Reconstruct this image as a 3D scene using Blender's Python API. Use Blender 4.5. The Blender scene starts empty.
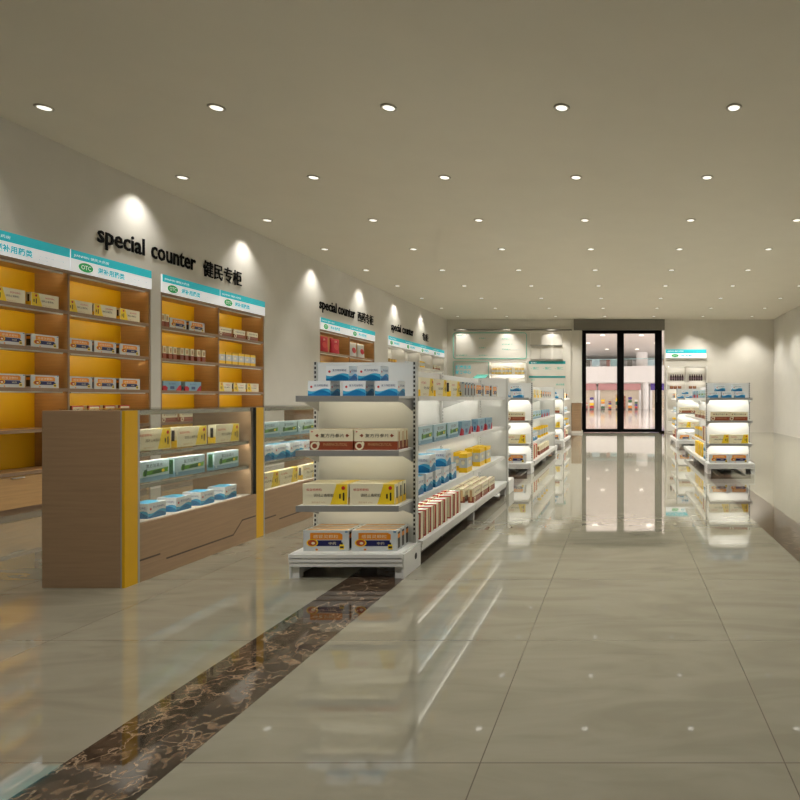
import bpy, bmesh, math, random
from mathutils import Vector, Matrix
random.seed(7)
sc = bpy.context.scene
COL = sc.collection
R = math.radians
CAM_H = 1.05

# ------------------------------------------------------------------ materials
def lin(c):
    c = c / 255.0
    return c / 12.92 if c <= 0.04045 else ((c + 0.055) / 1.055) ** 2.4
def rgb(r, g, b): return (lin(r), lin(g), lin(b), 1.0)
MATS = {}
def mat(name, col, rough=0.5, metal=0.0, spec=0.5, emit=None, es=0.0, noise=None):
    m = bpy.data.materials.new(name); m.use_nodes = True
    nt = m.node_tree; p = nt.nodes['Principled BSDF']
    p.inputs['Roughness'].default_value = rough
    p.inputs['Metallic'].default_value = metal
    p.inputs['Specular IOR Level'].default_value = spec
    c = rgb(*col)
    if noise:
        sx, sy, sz, amt = noise
        tc = nt.nodes.new('ShaderNodeTexCoord'); mp = nt.nodes.new('ShaderNodeMapping')
        mp.inputs['Scale'].default_value = (sx, sy, sz)
        nz = nt.nodes.new('ShaderNodeTexNoise'); nz.inputs['Scale'].default_value = 1.0
        nz.inputs['Detail'].default_value = 5; nz.inputs['Roughness'].default_value = 0.6
        cr = nt.nodes.new('ShaderNodeValToRGB')
        cr.color_ramp.elements[0].position = 0.3; cr.color_ramp.elements[1].position = 0.7
        cr.color_ramp.elements[0].color = tuple(v * (1 - amt) for v in c[:3]) + (1,)
        cr.color_ramp.elements[1].color = tuple(min(1, v * (1 + amt * 0.6)) for v in c[:3]) + (1,)
        nt.links.new(tc.outputs['Object'], mp.inputs['Vector']); nt.links.new(mp.outputs[0], nz.inputs['Vector'])
        nt.links.new(nz.outputs['Fac'], cr.inputs[0]); nt.links.new(cr.outputs[0], p.inputs['Base Color'])
    else:
        p.inputs['Base Color'].default_value = c
    if emit:
        p.inputs['Emission Color'].default_value = rgb(*emit)
        p.inputs['Emission Strength'].default_value = es
    MATS[name] = m
    return m
mat('wall_paint', (205, 201, 191), 0.85, noise=(3, 3, 3, 0.03))
mat('back_paint', (207, 202, 190), 0.8, noise=(3, 3, 3, 0.03))
mat('ceiling_paint', (212, 206, 190), 0.9, noise=(2, 2, 2, 0.02))
mat('white_metal', (222, 222, 217), 0.35)
mat('grey_metal', (160, 160, 156), 0.35, metal=0.3)
mat('white_laminate', (222, 218, 208), 0.4)
mat('slot_black', (16, 16, 16), 0.6)
mat('wood', (188, 148, 96), 0.45, noise=(3, 3, 60, 0.14))
mat('wood_counter', (150, 122, 92), 0.4, noise=(3, 3, 60, 0.12))
mat('wood_edge', (140, 112, 84), 0.45, noise=(3, 3, 60, 0.1))
mat('wood_dark', (84, 67, 52), 0.6)
mat('yellow_lam', (240, 188, 4), 0.45)
mat('yellow_post', (206, 158, 4), 0.4)
mat('black', (10, 9, 9), 0.35)
mat('door_black', (4, 3, 3), 0.7, spec=.08)
mat('header_grey', (106, 102, 92), 0.6)
mat('letter_black', (8, 7, 7), 0.8, spec=.1)
mat('teal', (30, 182, 196), 0.5, emit=(30, 182, 196), es=0.25)
mat('sign_white', (236, 238, 238), 0.5, emit=(236, 238, 240), es=0.35)
mat('sign_green', (26, 160, 84), 0.5, emit=(26, 160, 84), es=0.2)
mat('sign_grey', (190, 200, 204), 0.5)
mat('teal_paint', (96, 182, 164), 0.6)
mat('teal_dark', (30, 140, 140), 0.6)
mat('chrome', (190, 186, 176), 0.2, metal=0.8)
mat('led', (255, 255, 255), 0.5, emit=(255, 250, 238), es=34.0)
mat('led_soft', (255, 255, 255), 0.5, emit=(255, 244, 216), es=16.0)
mat('led_bright', (255, 255, 255), 0.5, emit=(255, 250, 240), es=60.0)
mat('lamp', (255, 255, 255), 0.5, emit=(255, 252, 240), es=1.1)
mat('upright', (196, 196, 190), 0.4)
mat('lamp_ring', (186, 180, 166), 0.4)
# packaging inks
mat('p_white', (228, 232, 232), 0.4); mat('p_blue', (6, 104, 156), 0.4); mat('p_sky', (64, 164, 204), 0.4)
mat('p_deepblue', (14, 22, 84), 0.4); mat('p_red', (196, 44, 40), 0.4); mat('p_crimson', (178, 8, 38), 0.55)
mat('p_cream', (234, 226, 194), 0.4); mat('p_brown', (140, 66, 38), 0.4); mat('p_dark', (40, 34, 28), 0.4)
mat('p_yellow', (240, 206, 40), 0.4); mat('p_gold', (244, 198, 14), 0.4); mat('p_orange', (226, 136, 22), 0.4)
mat('p_grey', (200, 204, 204), 0.4); mat('p_green', (96, 160, 44), 0.4); mat('p_dgreen', (36, 92, 48), 0.4)
mat('p_paleblue', (186, 214, 222), 0.4); mat('p_slate', (120, 160, 180), 0.4); mat('p_kraft', (196, 158, 110), 0.5)
mat('p_pill', (178, 74, 30), 0.4); mat('p_darkglass', (44, 26, 30), 0.15); mat('p_plum', (84, 58, 74), 0.4); mat('p_inkblue', (40, 70, 120), 0.4)
# mall
mat('mall_white', (224, 220, 216), 0.6); mat('mall_pink', (190, 138, 136), 0.6); mat('mall_floor', (200, 188, 180), 0.08, noise=(0.4, 0.4, 0.4, 0.2))
mat('mall_glow', (224, 206, 184), 0.5, emit=(255, 240, 220), es=.2)
mat('mall_lamp', (255, 250, 240), 0.5, emit=(255, 250, 240), es=2.5)
mat('mall_purple', (70, 40, 130), 0.5); mat('mall_teal', (150, 190, 190), 0.3)

def glass_mat(name, tint, refl):
    m = bpy.data.materials.new(name); m.use_nodes = True
    nt = m.node_tree; nt.nodes.clear()
    o = nt.nodes.new('ShaderNodeOutputMaterial'); mx = nt.nodes.new('ShaderNodeMixShader')
    t = nt.nodes.new('ShaderNodeBsdfTransparent'); t.inputs[0].default_value = (tint[0], tint[1], tint[2], 1)
    g = nt.nodes.new('ShaderNodeBsdfGlossy'); g.inputs['Roughness'].default_value = 0.02
    lw = nt.nodes.new('ShaderNodeLayerWeight'); lw.inputs['Blend'].default_value = .5
    pw = nt.nodes.new('ShaderNodeMath'); pw.operation = 'POWER'; pw.inputs[1].default_value = 5
    ma = nt.nodes.new('ShaderNodeMath'); ma.operation = 'MULTIPLY_ADD'; ma.inputs[1].default_value = .9; ma.inputs[2].default_value = refl
    nt.links.new(lw.outputs['Facing'], pw.inputs[0]); nt.links.new(pw.outputs[0], ma.inputs[0]); nt.links.new(ma.outputs[0], mx.inputs[0]); nt.links.new(t.outputs[0], mx.inputs[1]); nt.links.new(g.outputs[0], mx.inputs[2])
    nt.links.new(mx.outputs[0], o.inputs[0]); MATS[name] = m
glass_mat('glass', (0.9, 0.9, 0.87), 0.04)
glass_mat('door_glass', (0.93, 0.93, 0.92), 0.03)
glass_mat('shelf_glass', (0.93, 0.94, 0.91), 0.04)

T = 0.8786
def tile_mat(name, xoff, yoff):
    m = bpy.data.materials.new(name); m.use_nodes = True; nt = m.node_tree; N = nt.nodes; L = nt.links
    p = N['Principled BSDF']
    geo = N.new('ShaderNodeNewGeometry'); sep = N.new('ShaderNodeSeparateXYZ'); L.new(geo.outputs['Position'], sep.inputs[0])
    def M(op, a, b=None):
        n = N.new('ShaderNodeMath'); n.operation = op
        for i, v in enumerate((a, b)):
            if v is None: continue
            if isinstance(v, (int, float)): n.inputs[i].default_value = v
            else: L.new(v, n.inputs[i])
        return n.outputs[0]
    def edge(s, off):
        f = M('FRACT', M('DIVIDE', M('ADD', M('SUBTRACT', s, off), 100 * T), T))
        return M('MINIMUM', f, M('SUBTRACT', 1.0, f))
    e = M('MINIMUM', edge(sep.outputs[0], xoff), edge(sep.outputs[1], yoff))
    line = M('LESS_THAN', e, 0.0022)
    mp = N.new('ShaderNodeMapping'); mp.inputs['Rotation'].default_value = (0, 0, R(28)); mp.inputs['Scale'].default_value = (1.2, 4.2, 1)
    L.new(geo.outputs['Position'], mp.inputs['Vector'])
    nz = N.new('ShaderNodeTexNoise'); nz.inputs['Scale'].default_value = 1.3; nz.inputs['Detail'].default_value = 8; nz.inputs['Distortion'].default_value = 1.4
    L.new(mp.outputs[0], nz.inputs['Vector'])
    cr = N.new('ShaderNodeValToRGB'); E = cr.color_ramp.elements
    E[0].position = 0.36; E[0].color = rgb(129, 125, 108); E[1].position = 0.64; E[1].color = rgb(141, 137, 120)
    e2 = E.new(0.5); e2.color = rgb(136, 132, 115)
    L.new(nz.outputs['Fac'], cr.inputs[0])
    mx = N.new('ShaderNodeMix'); mx.data_type = 'RGBA'
    L.new(line, mx.inputs['Factor']); L.new(cr.outputs[0], mx.inputs['A']); mx.inputs['B'].default_value = rgb(96, 90, 78)
    L.new(mx.outputs['Result'], p.inputs['Base Color'])
    p.inputs['Roughness'].default_value = 0.03; p.inputs['IOR'].default_value = 2.3
    MATS[name] = m
tile_mat('tile_mid', -0.409, 2.61); tile_mat('tile_left', -1.608, 2.61); tile_mat('tile_right', 1.485, 2.61)
def marble():
    m = bpy.data.materials.new('marble_dark'); m.use_nodes = True; nt = m.node_tree; N = nt.nodes; L = nt.links
    p = N['Principled BSDF']; geo = N.new('ShaderNodeNewGeometry')
    n1 = N.new('ShaderNodeTexNoise'); n1.inputs['Scale'].default_value = 22; n1.inputs['Detail'].default_value = 9; n1.inputs['Distortion'].default_value = 1.2
    v = N.new('ShaderNodeTexVoronoi'); v.feature = 'DISTANCE_TO_EDGE'; v.inputs['Scale'].default_value = 5
    nd = N.new('ShaderNodeTexNoise'); nd.inputs['Scale'].default_value = 4; nd.inputs['Detail'].default_value = 6
    add = N.new('ShaderNodeMix'); add.data_type = 'RGBA'; add.inputs['Factor'].default_value = 0.7
    L.new(geo.outputs['Position'], n1.inputs['Vector']); L.new(geo.outputs['Position'], nd.inputs['Vector'])
    L.new(geo.outputs['Position'], add.inputs['A']); L.new(nd.outputs['Color'], add.inputs['B']); L.new(add.outputs['Result'], v.inputs['Vector'])
    c1 = N.new('ShaderNodeValToRGB'); E = c1.color_ramp.elements
    E[0].position = 0.38; E[0].color = rgb(38, 30, 24); E[1].position = 0.72; E[1].color = rgb(128, 106, 84); a = E.new(0.54); a.color = rgb(70, 56, 44)
    L.new(n1.outputs['Fac'], c1.inputs[0])
    c2 = N.new('ShaderNodeValToRGB'); E = c2.color_ramp.elements
    E[0].position = 0.0; E[0].color = (1, 1, 1, 1); E[1].position = 0.02; E[1].color = (0, 0, 0, 1)
    L.new(v.outputs['Distance'], c2.inputs[0])
    mx = N.new('ShaderNodeMix'); mx.data_type = 'RGBA'; L.new(c2.outputs[0], mx.inputs['Factor'])
    L.new(c1.outputs[0], mx.inputs['A']); mx.inputs['B'].default_value = rgb(150, 128, 104)
    L.new(mx.outputs['Result'], p.inputs['Base Color'])
    p.inputs['Roughness'].default_value = 0.04; p.inputs['IOR'].default_value = 1.8; MATS['marble_dark'] = m
marble()

# ------------------------------------------------------------------ mesh helper
class MB:
    def __init__(s): s.v = []; s.f = []; s.m = []; s.names = []
    def mi(s, name):
        if name not in s.names: s.names.append(name)
        return s.names.index(name)
    def poly(s, pts, m):
        b = len(s.v); s.v += [tuple(p) for p in pts]; s.f.append(tuple(range(b, b + len(pts)))); s.m.append(s.mi(m))
    def box(s, x0, x1, y0, y1, z0, z1, m):
        b = len(s.v); k = s.mi(m)
        s.v += [(x0, y0, z0), (x1, y0, z0), (x1, y1, z0), (x0, y1, z0), (x0, y0, z1), (x1, y0, z1), (x1, y1, z1), (x0, y1, z1)]
        for q in ((0, 3, 2, 1), (4, 5, 6, 7), (0, 1, 5, 4), (1, 2, 6, 5), (2, 3, 7, 6), (3, 0, 4, 7)):
            s.f.append(tuple(b + i for i in q)); s.m.append(k)
        return s
    def prism(s, pts, d, m):           # pts: 3-D polygon, d: extrusion vector
        n = len(pts); b = len(s.v); k = s.mi(m)
        s.v += [tuple(p) for p in pts] + [tuple(Vector(p) + Vector(d)) for p in pts]
        s.f.append(tuple(range(b, b + n))[::-1]); s.f.append(tuple(range(b + n, b + 2 * n))); s.m += [k, k]
        for i in range(n):
            j = (i + 1) % n; s.f.append((b + i, b + j, b + n + j, b + n + i)); s.m.append(k)
        return s
    def lathe(s, prof, m, n=16, c=(0, 0, 0)):
        b = len(s.v); k = s.mi(m)
        for r, z in prof:
            for i in range(n):
                a = 2 * math.pi * i / n; s.v.append((c[0] + r * math.cos(a), c[1] + r * math.sin(a), c[2] + z))
        for q in range(len(prof) - 1):
            for i in range(n):
                j = (i + 1) % n; s.f.append((b + q * n + i, b + q * n + j, b + (q + 1) * n + j, b + (q + 1) * n + i)); s.m.append(k)
        s.f.append(tuple(b + i for i in range(n))[::-1]); s.m.append(k)
        e = b + (len(prof) - 1) * n; s.f.append(tuple(e + i for i in range(n))); s.m.append(k)
        return s
    def add(s, verts, faces, m):
        b = len(s.v); k = s.mi(m); s.v += [tuple(v) for v in verts]
        for f in faces: s.f.append(tuple(b + i for i in f)); s.m.append(k)
    def mesh(s, name):
        me = bpy.data.meshes.new(name); me.from_pydata(s.v, [], s.f)
        for n in s.names: me.materials.append(MATS[n])
        me.polygons.foreach_set('material_index', s.m); me.update()
        return me
    def build(s, name, parent=None, bevel=0, loc=None, rotz=0, smooth=False):
        me = s.mesh(name)
        if smooth: me.shade_smooth()
        o = bpy.data.objects.new(name, me); COL.objects.link(o)
        if parent: o.parent = parent
        if loc: o.location = loc
        o.rotation_euler.z = rotz
        if bevel:
            bv = o.modifiers.new('bevel', 'BEVEL'); bv.width = bevel; bv.segments = 2; bv.limit_method = 'ANGLE'; bv.angle_limit = R(50)
        return o
def strip(parent, x0, x1, y0, y1, z0, z1, side, led):
    '''LED bar: white housing with one glowing face, turned to side x-, x+, y- or y+'''
    m = MB().box(x0, x1, y0, y1, z0, z1, 'white_metal'); e = .0006; a = .15*(z1 - z0)
    if side == 'y+': m.poly([(x0, y1 + e, z0 + a), (x0, y1 + e, z1 - a), (x1, y1 + e, z1 - a), (x1, y1 + e, z0 + a)], led)
    if side == 'y-': m.poly([(x0, y0 - e, z0 + a), (x1, y0 - e, z0 + a), (x1, y0 - e, z1 - a), (x0, y0 - e, z1 - a)], led)
    if side == 'x-': m.poly([(x0 - e, y0, z0 + a), (x0 - e, y0, z1 - a), (x0 - e, y1, z1 - a), (x0 - e, y1, z0 + a)], led)
    if side == 'z-': m.poly([(x0, y0, z0 - e), (x0, y1, z0 - e), (x1, y1, z0 - e), (x1, y0, z0 - e)], led)
    if side == 'x+': m.poly([(x1 + e, y0, z0 + a), (x1 + e, y1, z0 + a), (x1 + e, y1, z1 - a), (x1 + e, y0, z1 - a)], led)
    return m.build('light_strip', parent)
LABELS = {}
def tag(o, label, cat, group=None, kind=None):
    if len(label.split()) > 16: label = ' '.join(w for w in label.split() if w != 'the')
    nw = len(label.split())
    if not 4 <= nw <= 16: print('LABEL LENGTH', nw, label)
    if label in LABELS: print('DUP LABEL', label)
    LABELS[label] = 1
    o['label'] = label; o['category'] = cat
    if group: o['group'] = group
    if kind: o['kind'] = kind
    return o
def empty(name, loc, rotz=0):
    o = bpy.data.objects.new(name, None); COL.objects.link(o); o.location = loc; o.rotation_euler.z = rotz
    o.empty_display_size = 0.1
    return o
def copy_tree(o, parent=None):
    c = o.copy(); COL.objects.link(c); c.parent = parent
    for ch in o.children: copy_tree(ch, c)
    return c
def struct(o, label=None, cat=None):
    o['kind'] = 'structure'
    if label: o['label'] = label
    if cat: o['category'] = cat
    return o

_txt = {}
def text_geo(body, extrude=0.0, offset=0.0):
    """outline of a line of writing: verts in (x, y) with the capital height about 0.7, plus its width"""
    key = (body, extrude, offset)
    if key in _txt: return _txt[key]
    cu = bpy.data.curves.new('t', 'FONT'); cu.body = body; cu.size = 1; cu.resolution_u = 2; cu.extrude = extrude; cu.offset = offset
    ob = bpy.data.objects.new('t', cu); COL.objects.link(ob)
    dg = bpy.context.evaluated_depsgraph_get(); dg.update()
    me = bpy.data.meshes.new_from_object(ob.evaluated_get(dg))
    vs = [v.co.copy() for v in me.vertices]; fs = [tuple(p.vertices) for p in me.polygons]
    bpy.data.objects.remove(ob); bpy.data.curves.remove(cu); bpy.data.meshes.remove(me)
    xs = [v.x for v in vs] or [0, 1]; ys = [v.y for v in vs] or [0, 1]
    _txt[key] = (vs, fs, min(xs), max(xs), min(ys), max(ys))
    return _txt[key]
def put_text(mb, body, org, ux, uy, m, width, height=None, extrude=0.0, offset=0.0, un=None):
    """writing fitted to a width (and height) with its lower-left corner at org"""
    vs, fs, x0, x1, y0, y1 = text_geo(body, extrude, offset)
    sx = width / max(1e-6, x1 - x0); sy = sx if height is None else height / max(1e-6, y1 - y0)
    org = Vector(org); ux = Vector(ux); uy = Vector(uy); un = Vector(un) if un else Vector((0, 0, 0))
    mb.add([org + ux * ((v.x - x0) * sx) + uy * ((v.y - y0) * sy) + un * v.z for v in vs], fs, m)

# ------------------------------------------------------------------ packaging
class Face:
    def __init__(s, mb, w, h, d, side):
        s.mb = mb
        O, U, V, Nn = {'front': ((-w/2, -d/2, 0), (w, 0, 0), (0, 0, h), (0, -1, 0)),
                       'right': ((w/2, -d/2, 0), (0, d, 0), (0, 0, h), (1, 0, 0)),
                       'left': ((-w/2, d/2, 0), (0, -d, 0), (0, 0, h), (-1, 0, 0)),
                       'top': ((-w/2, -d/2, h), (w, 0, 0), (0, d, 0), (0, 0, 1))}[side]
        s.O, s.U, s.V, s.N = map(Vector, (O, U, V, Nn)); s.layer = 0
    def p(s, pts, m):
        s.layer += 1; o = s.O + s.N * (0.0003 * s.layer)
        s.mb.poly([o + s.U * u + s.V * v for u, v in pts], m)
    def r(s, u0, v0, u1, v1, m): s.p([(u0, v0), (u1, v0), (u1, v1), (u0, v1)], m)
    def disc(s, cu, cv, ru, rv, m, n=14):
        s.p([(cu + ru * math.cos(2*math.pi*i/n), cv + rv * math.sin(2*math.pi*i/n)) for i in range(n)], m)
    def t(s, body, u, v, wu, hv, m):
        s.layer += 1; o = s.O + s.N * (0.0003 * s.layer) + s.U * u + s.V * v
        put_text(s.mb, body, o, s.U.normalized(), s.V.normalized(), m, wu * s.U.length, hv * s.V.length)

def art_wave(f, side):
    if side == 'top':
        f.r(0, 0, 1, 1, 'p_white'); f.p([(0, 0), (0.6, 0), (1, 0.55), (1, 1), (0.3, 1), (0, .5)], 'p_sky'); return
    n = 12
    f.p([(0, 0), (1, 0)] + [(1 - i/n, 0.40 + 0.10*math.sin(2*math.pi*(1 - i/n)*0.9 + 3.6)) for i in range(n+1)], 'p_sky')
    f.p([(0, 0), (1, 0)] + [(1 - i/n, 0.26 + 0.13*math.sin(2*math.pi*(1 - i/n)*0.9 + 4.4)) for i in range(n+1)], 'p_blue')
    f.disc(0.15, 0.6, 0.05, 0.08, 'p_red')
    f.t('复方阿胶颗粒', 0.28, 0.62, 0.62, 0.15, 'p_inkblue')
def art_brown(f, side):
    if side == 'top': f.r(0, 0, 1, .2, 'p_brown'); return
    f.r(0, 0, 1, 0.43, 'p_brown')
    if side != 'front': f.r(.3, .1, .7, .9, 'p_kraft'); return
    f.p([(0.12, .71), (.2, .6), (.84, .6), (.92, .71), (.84, .82), (.2, .82)], 'p_cream')
    f.p([(0.12, .71), (.18, .62), (.21, .71), (.18, .8)], 'p_brown'); f.p([(0.92, .71), (.86, .8), (.83, .71), (.86, .62)], 'p_brown')
    f.t('复方丹参片', .25, .62, .55, .18, 'p_dark'); f.t('PHARMACEUTICAL', .32, .2, .55, .14, 'p_kraft')
    f.disc(.12, .2, .1, .2, 'p_cream'); f.disc(.12, .2, .06, .12, 'p_brown'); f.disc(.2, .3, .035, .12, 'p_cream')
    f.disc(.06, .9, .02, .03, 'p_red')
def art_yellow(f, side, flip=False):
    g = (lambda u: 1 - u) if flip else (lambda u: u)
    if side == 'top': f.p([(.7, 0), (1, 0), (1, 1), (.8, 1)], 'p_yellow'); return
    if side != 'front':
        f.r(0, 0, 1, .35, 'p_gold'); f.r(.3, .3, .7, .85, 'p_dark'); return
    pts = [(g(.74), .98), (g(.98), .98), (g(.98), .02), (g(.6), .02), (g(.62), .14)]
    f.p(pts if not flip else pts[::-1], 'p_yellow')
    u = .08 if not flip else .5
    f.t('板蓝根颗粒', u, .66, .34, .12, 'p_red'); f.t('调经止痛颗粒', .24 if not flip else .36, .38, .44, .15, 'p_dark')
    f.t('国药准字 OTC', .2 if not flip else .4, .08, .3, .08, 'p_kraft')
    a = .8 if not flip else .08
    f.r(a, .3, a + .035, .52, 'p_dark'); f.r(a + .08, .2, a + .115, .58, 'p_dark'); f.disc(a + .09, .8, .04, .09, 'p_red')
def art_orange(f, side):
    if side == 'top': f.r(.05, .1, .95, .9, 'p_kraft'); return
    if side != 'front': f.r(.15, .1, .85, .9, 'p_dark'); f.r(.15, .6, .85, .8, 'p_orange'); return
    f.p([(.15, .55), (.86, .55), (.86, .8), (.8, .88), (.15, .88)], 'p_orange'); f.t('感冒灵颗粒', .22, .62, .55, .17, 'p_cream')
    f.r(.2, .24, .84, .52, 'p_deepblue'); f.t('中药', .56, .3, .16, .14, 'p_cream')
    f.disc(.2, .4, .13, .19, 'p_gold'); f.disc(.2, .4, .1, .15, 'p_pill'); f.disc(.22, .38, .04, .06, 'p_cream')
    f.r(.8, .08, .9, .32, 'p_yellow'); f.r(.83, .32, .87, .42, 'p_dark'); f.r(.81, .14, .89, .24, 'p_dark'); f.disc(.3, .08, .03, .05, 'p_orange')
    f.r(.92, .9, .98, .96, 'p_blue')
def art_green(f, side):
    if side == 'top': f.r(0, 0, 1, 1, 'p_white'); return
    if side != 'front': f.r(0, 0, 1, .3, 'p_slate'); f.r(.2, .15, .8, .9, 'p_dgreen'); return
    f.r(0, 0, 1, .22, 'p_slate'); f.p([(.2, .3), (.95, .36), (.97, .6), (.2, .5)], 'p_green')
    f.p([(.24, .25), (.3, .3), (.32, .62), (.22, .58)], 'p_dgreen'); f.p([(.45, .35), (.75, .35), (.8, .55), (.5, .5)], 'p_dgreen'); f.disc(.8, .45, .05, .08, 'p_yellow')
    f.t('复方甘草片', .28, .66, .5, .2, 'p_dark'); f.r(.04, .1, .1, .9, 'p_paleblue')
def art_red_frame(f, side):
    if side == 'top': f.r(.1, .1, .9, .9, 'p_white'); return
    if side == 'right' or side == 'left': f.r(0, 0, .22, 1, 'p_brown'); f.r(.78, 0, 1, 1, 'p_brown'); return
    f.r(0, 0, .07, 1, 'p_red'); f.r(.93, 0, 1, 1, 'p_red'); f.r(.07, .95, .93, 1, 'p_red'); f.r(.07, 0, .93, .05, 'p_red')
    for i, c in enumerate('养血安神'): f.t(c, .4, .74 - i*.14, .2, .1, 'p_dark')
    f.disc(.5, .15, .12, .06, 'p_kraft')
def art_canister(f, side):
    if side == 'top': return
    f.r(0, .26, 1, .78, 'p_grey')
    f.disc(.5, .52, .22, .12, 'p_cream')
    f.t('维生素', .25, .6, .5, .09, 'p_kraft')
def art_slim(f, side):
    if side == 'top': return
    if side == 'front': f.r(.0, .0, 1, .42, 'p_brown'); f.r(.2, .5, .8, .9, 'p_kraft'); f.t('片', .3, .6, .4, .18, 'p_dark'); return
    f.r(0, 0, 1, .4, 'p_brown'); f.t('丹参', .15, .55, .6, .2, 'p_kraft')
def art_slate(f, side):
    if side == 'top': return
    f.p([(0, 0), (.22, 0), (.25, .3), (.12, .5), (0, .45)], 'p_crimson'); f.p([(.7, 0), (1, 0), (1, .6), (.88, .5)], 'p_crimson')
    f.t('冠心苏合丸', .3, .62, .4, .2, 'p_inkblue'); f.r(.38, .15, .62, .45, 'p_inkblue')
def art_goldbox(f, side):
    if side == 'top': return
    f.r(.1, .35, .9, .85, 'p_yellow'); f.t('花茶', .25, .45, .5, .3, 'p_red')

KINDS = {}
def make_kind(name, nm, body, w, h, d, art, desc):
    mb = MB(); mb.box(-w/2, w/2, -d/2, d/2, 0, h, body)
    for side in ('front', 'right', 'left', 'top'):
        art(Face(mb, w, h, d, side), side)
    # tuck flap seam at the top edge
    mb.box(-w/2 + .004, w/2 - .004, d/2 - .0006, d/2 + .0004, h*.9, h*.91, 'p_grey')
    KINDS[name] = dict(me=mb.mesh(nm), nm=nm, w=w, h=h, d=d, desc=desc)
make_kind('wave', 'medicine_box', 'p_white', .135, .09, .12, art_wave, 'white box with blue wave')
make_kind('wavebig', 'medicine_box', 'p_white', .15, .12, .13, art_wave, 'white box with blue wave')
make_kind('brown', 'medicine_box', 'p_cream', .256, .12, .05, art_brown, 'cream box with brown band')
make_kind('yellow', 'medicine_box', 'p_cream', .27, .125, .05, art_yellow, 'cream box with yellow corner')
make_kind('yellowl', 'medicine_box', 'p_cream', .27, .125, .05, lambda f, s: art_yellow(f, s, True), 'cream box with yellow corner')
make_kind('orange', 'medicine_box', 'p_grey', .27, .122, .055, art_orange, 'grey box with orange band')
make_kind('orangeside', 'medicine_box', 'p_grey', .245, .122, .055, art_orange, 'grey box with orange band')
make_kind('green', 'medicine_box', 'p_paleblue', .27, .12, .05, art_green, 'pale box with green leaf band')
make_kind('redframe', 'medicine_box', 'p_cream', .13, .21, .09, art_red_frame, 'tall cream box with red frame')
make_kind('canister', 'vitamin_box', 'p_gold', .12, .165, .07, art_canister, 'yellow box with grey middle')
make_kind('slim', 'medicine_box', 'p_cream', .055, .15, .12, art_slim, 'slim brown-footed cream box')
make_kind('slate', 'medicine_box', 'p_slate', .28, .115, .06, art_slate, 'blue-grey box with crimson corners')
make_kind('redlow', 'medicine_box', 'p_cream', .085, .17, .065, art_red_frame, 'small cream box with red frame')
make_kind('canbig', 'vitamin_box', 'p_gold', .19, .16, .068, art_canister, 'yellow box with grey middle')
make_kind('goldwide', 'tea_box', 'p_gold', .38, .2, .08, art_goldbox, 'golden yellow gift box')
make_kind('gold', 'tea_box', 'p_gold', .24, .2, .08, art_goldbox, 'golden yellow gift box')
make_kind('small', 'medicine_box', 'p_kraft', .1, .09, .06, art_goldbox, 'small golden box')
make_kind('smalldark', 'medicine_box', 'p_brown', .1, .09, .06, art_slim, 'small dark brown box')
make_kind('smallblue', 'medicine_box', 'p_white', .12, .1, .06, art_wave, 'small white and blue box')

GONE = {}
def put(kind, x, y, z, rot, label, group, cat='box'):
    K = KINDS[kind]
    o = bpy.data.objects.new(K['nm'], K['me']); COL.objects.link(o)
    o.location = (x, y, z + .0005); o.rotation_euler.z = rot
    return tag(o, label, cat, group)
ORD = ['first', 'second', 'third', 'fourth', 'fifth', 'sixth', 'seventh', 'eighth', 'ninth', 'tenth', 'eleventh', 'twelfth']
def row(kind, poss, z, rot, where, jit=1.5, deep=None, cat='box'):
    """poss: list of (x, y) ordered left to right as the photo shows them"""
    K = KINDS[kind]; n = len(poss)
    for i, (x, y) in enumerate(poss):
        q = 'lone' if n == 1 else ORD[i]
        tail = '' if n == 1 else ' from left'
        lab = f"{K['desc']}, {q}{tail} {where}"
        put(kind, x, y, z, rot + R(random.uniform(-jit, jit)), lab, f"{K['desc']} {where}", cat)

# ------------------------------------------------------------------ room shell
XL, XR, YB, YF, ZC = -5.48, 4.75, 18.8, -3.2, 3.54
f = MB()
f.poly([(XL - .4, YF, 0), (-1.608, YF, 0), (-1.608, YB, 0), (XL - .4, YB, 0)], 'tile_left')
f.poly([(-1.273, YF, 0), (1.14, YF, 0), (1.14, YB, 0), (-1.273, YB, 0)], 'tile_mid')
f.poly([(1.485, YF, 0), (XR, YF, 0), (XR, YB, 0), (1.485, YB, 0)], 'tile_right')
f.box(XL, XR, YF, YB, -.12, -.1, 'wood_dark')
struct(f.build('floor'), 'polished cream stone tile shop floor', 'floor')
for k, (a, b) in enumerate(((-1.608, -1.273), (1.14, 1.485))):
    m = MB(); m.box(a, b, YF, YB, -.02, 0, 'marble_dark')
    struct(m.build('trim_%d' % (k + 1)), 'dark brown marble strip in the floor, ' + ('left' if k == 0 else 'right') + ' of the aisle', 'floor strip')
struct(MB().box(XL, XR, YF, YB, ZC, ZC + .15, 'ceiling_paint').build('ceiling'), 'flat beige plaster ceiling with downlights', 'ceiling')
YS = 5.48/5.16
NICHES = [(4.63*YS, 2*.97*YS), (6.715*YS, 2*.97*YS), (10.25*YS, 2*1.13*YS), (13.23*YS, 4*1.04*YS)]
NTOP = 1.05 + 1.4*YS + .004
wl = MB(); ya = YF
for (n0, nl) in NICHES:
    wl.box(XL - .4, XL, ya, n0 - .004, -.1, NTOP, 'wall_paint'); ya = n0 + nl + .004
wl.box(XL - .4, XL, ya, YB, -.1, NTOP, 'wall_paint'); wl.box(XL - .4, XL, YF, YB, NTOP, ZC, 'wall_paint'); wl.box(XL - .5, XL - .4, YF, YB, -.1, ZC, 'wall_paint')
struct(wl.build('wall_left'), 'plain beige wall behind the counters', 'wall')
struct(MB().box(XR, XR + .15, YF, YB, -.1, ZC, 'wall_paint').build('wall_right'), 'plain beige wall right of the aisle', 'wall')
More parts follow.
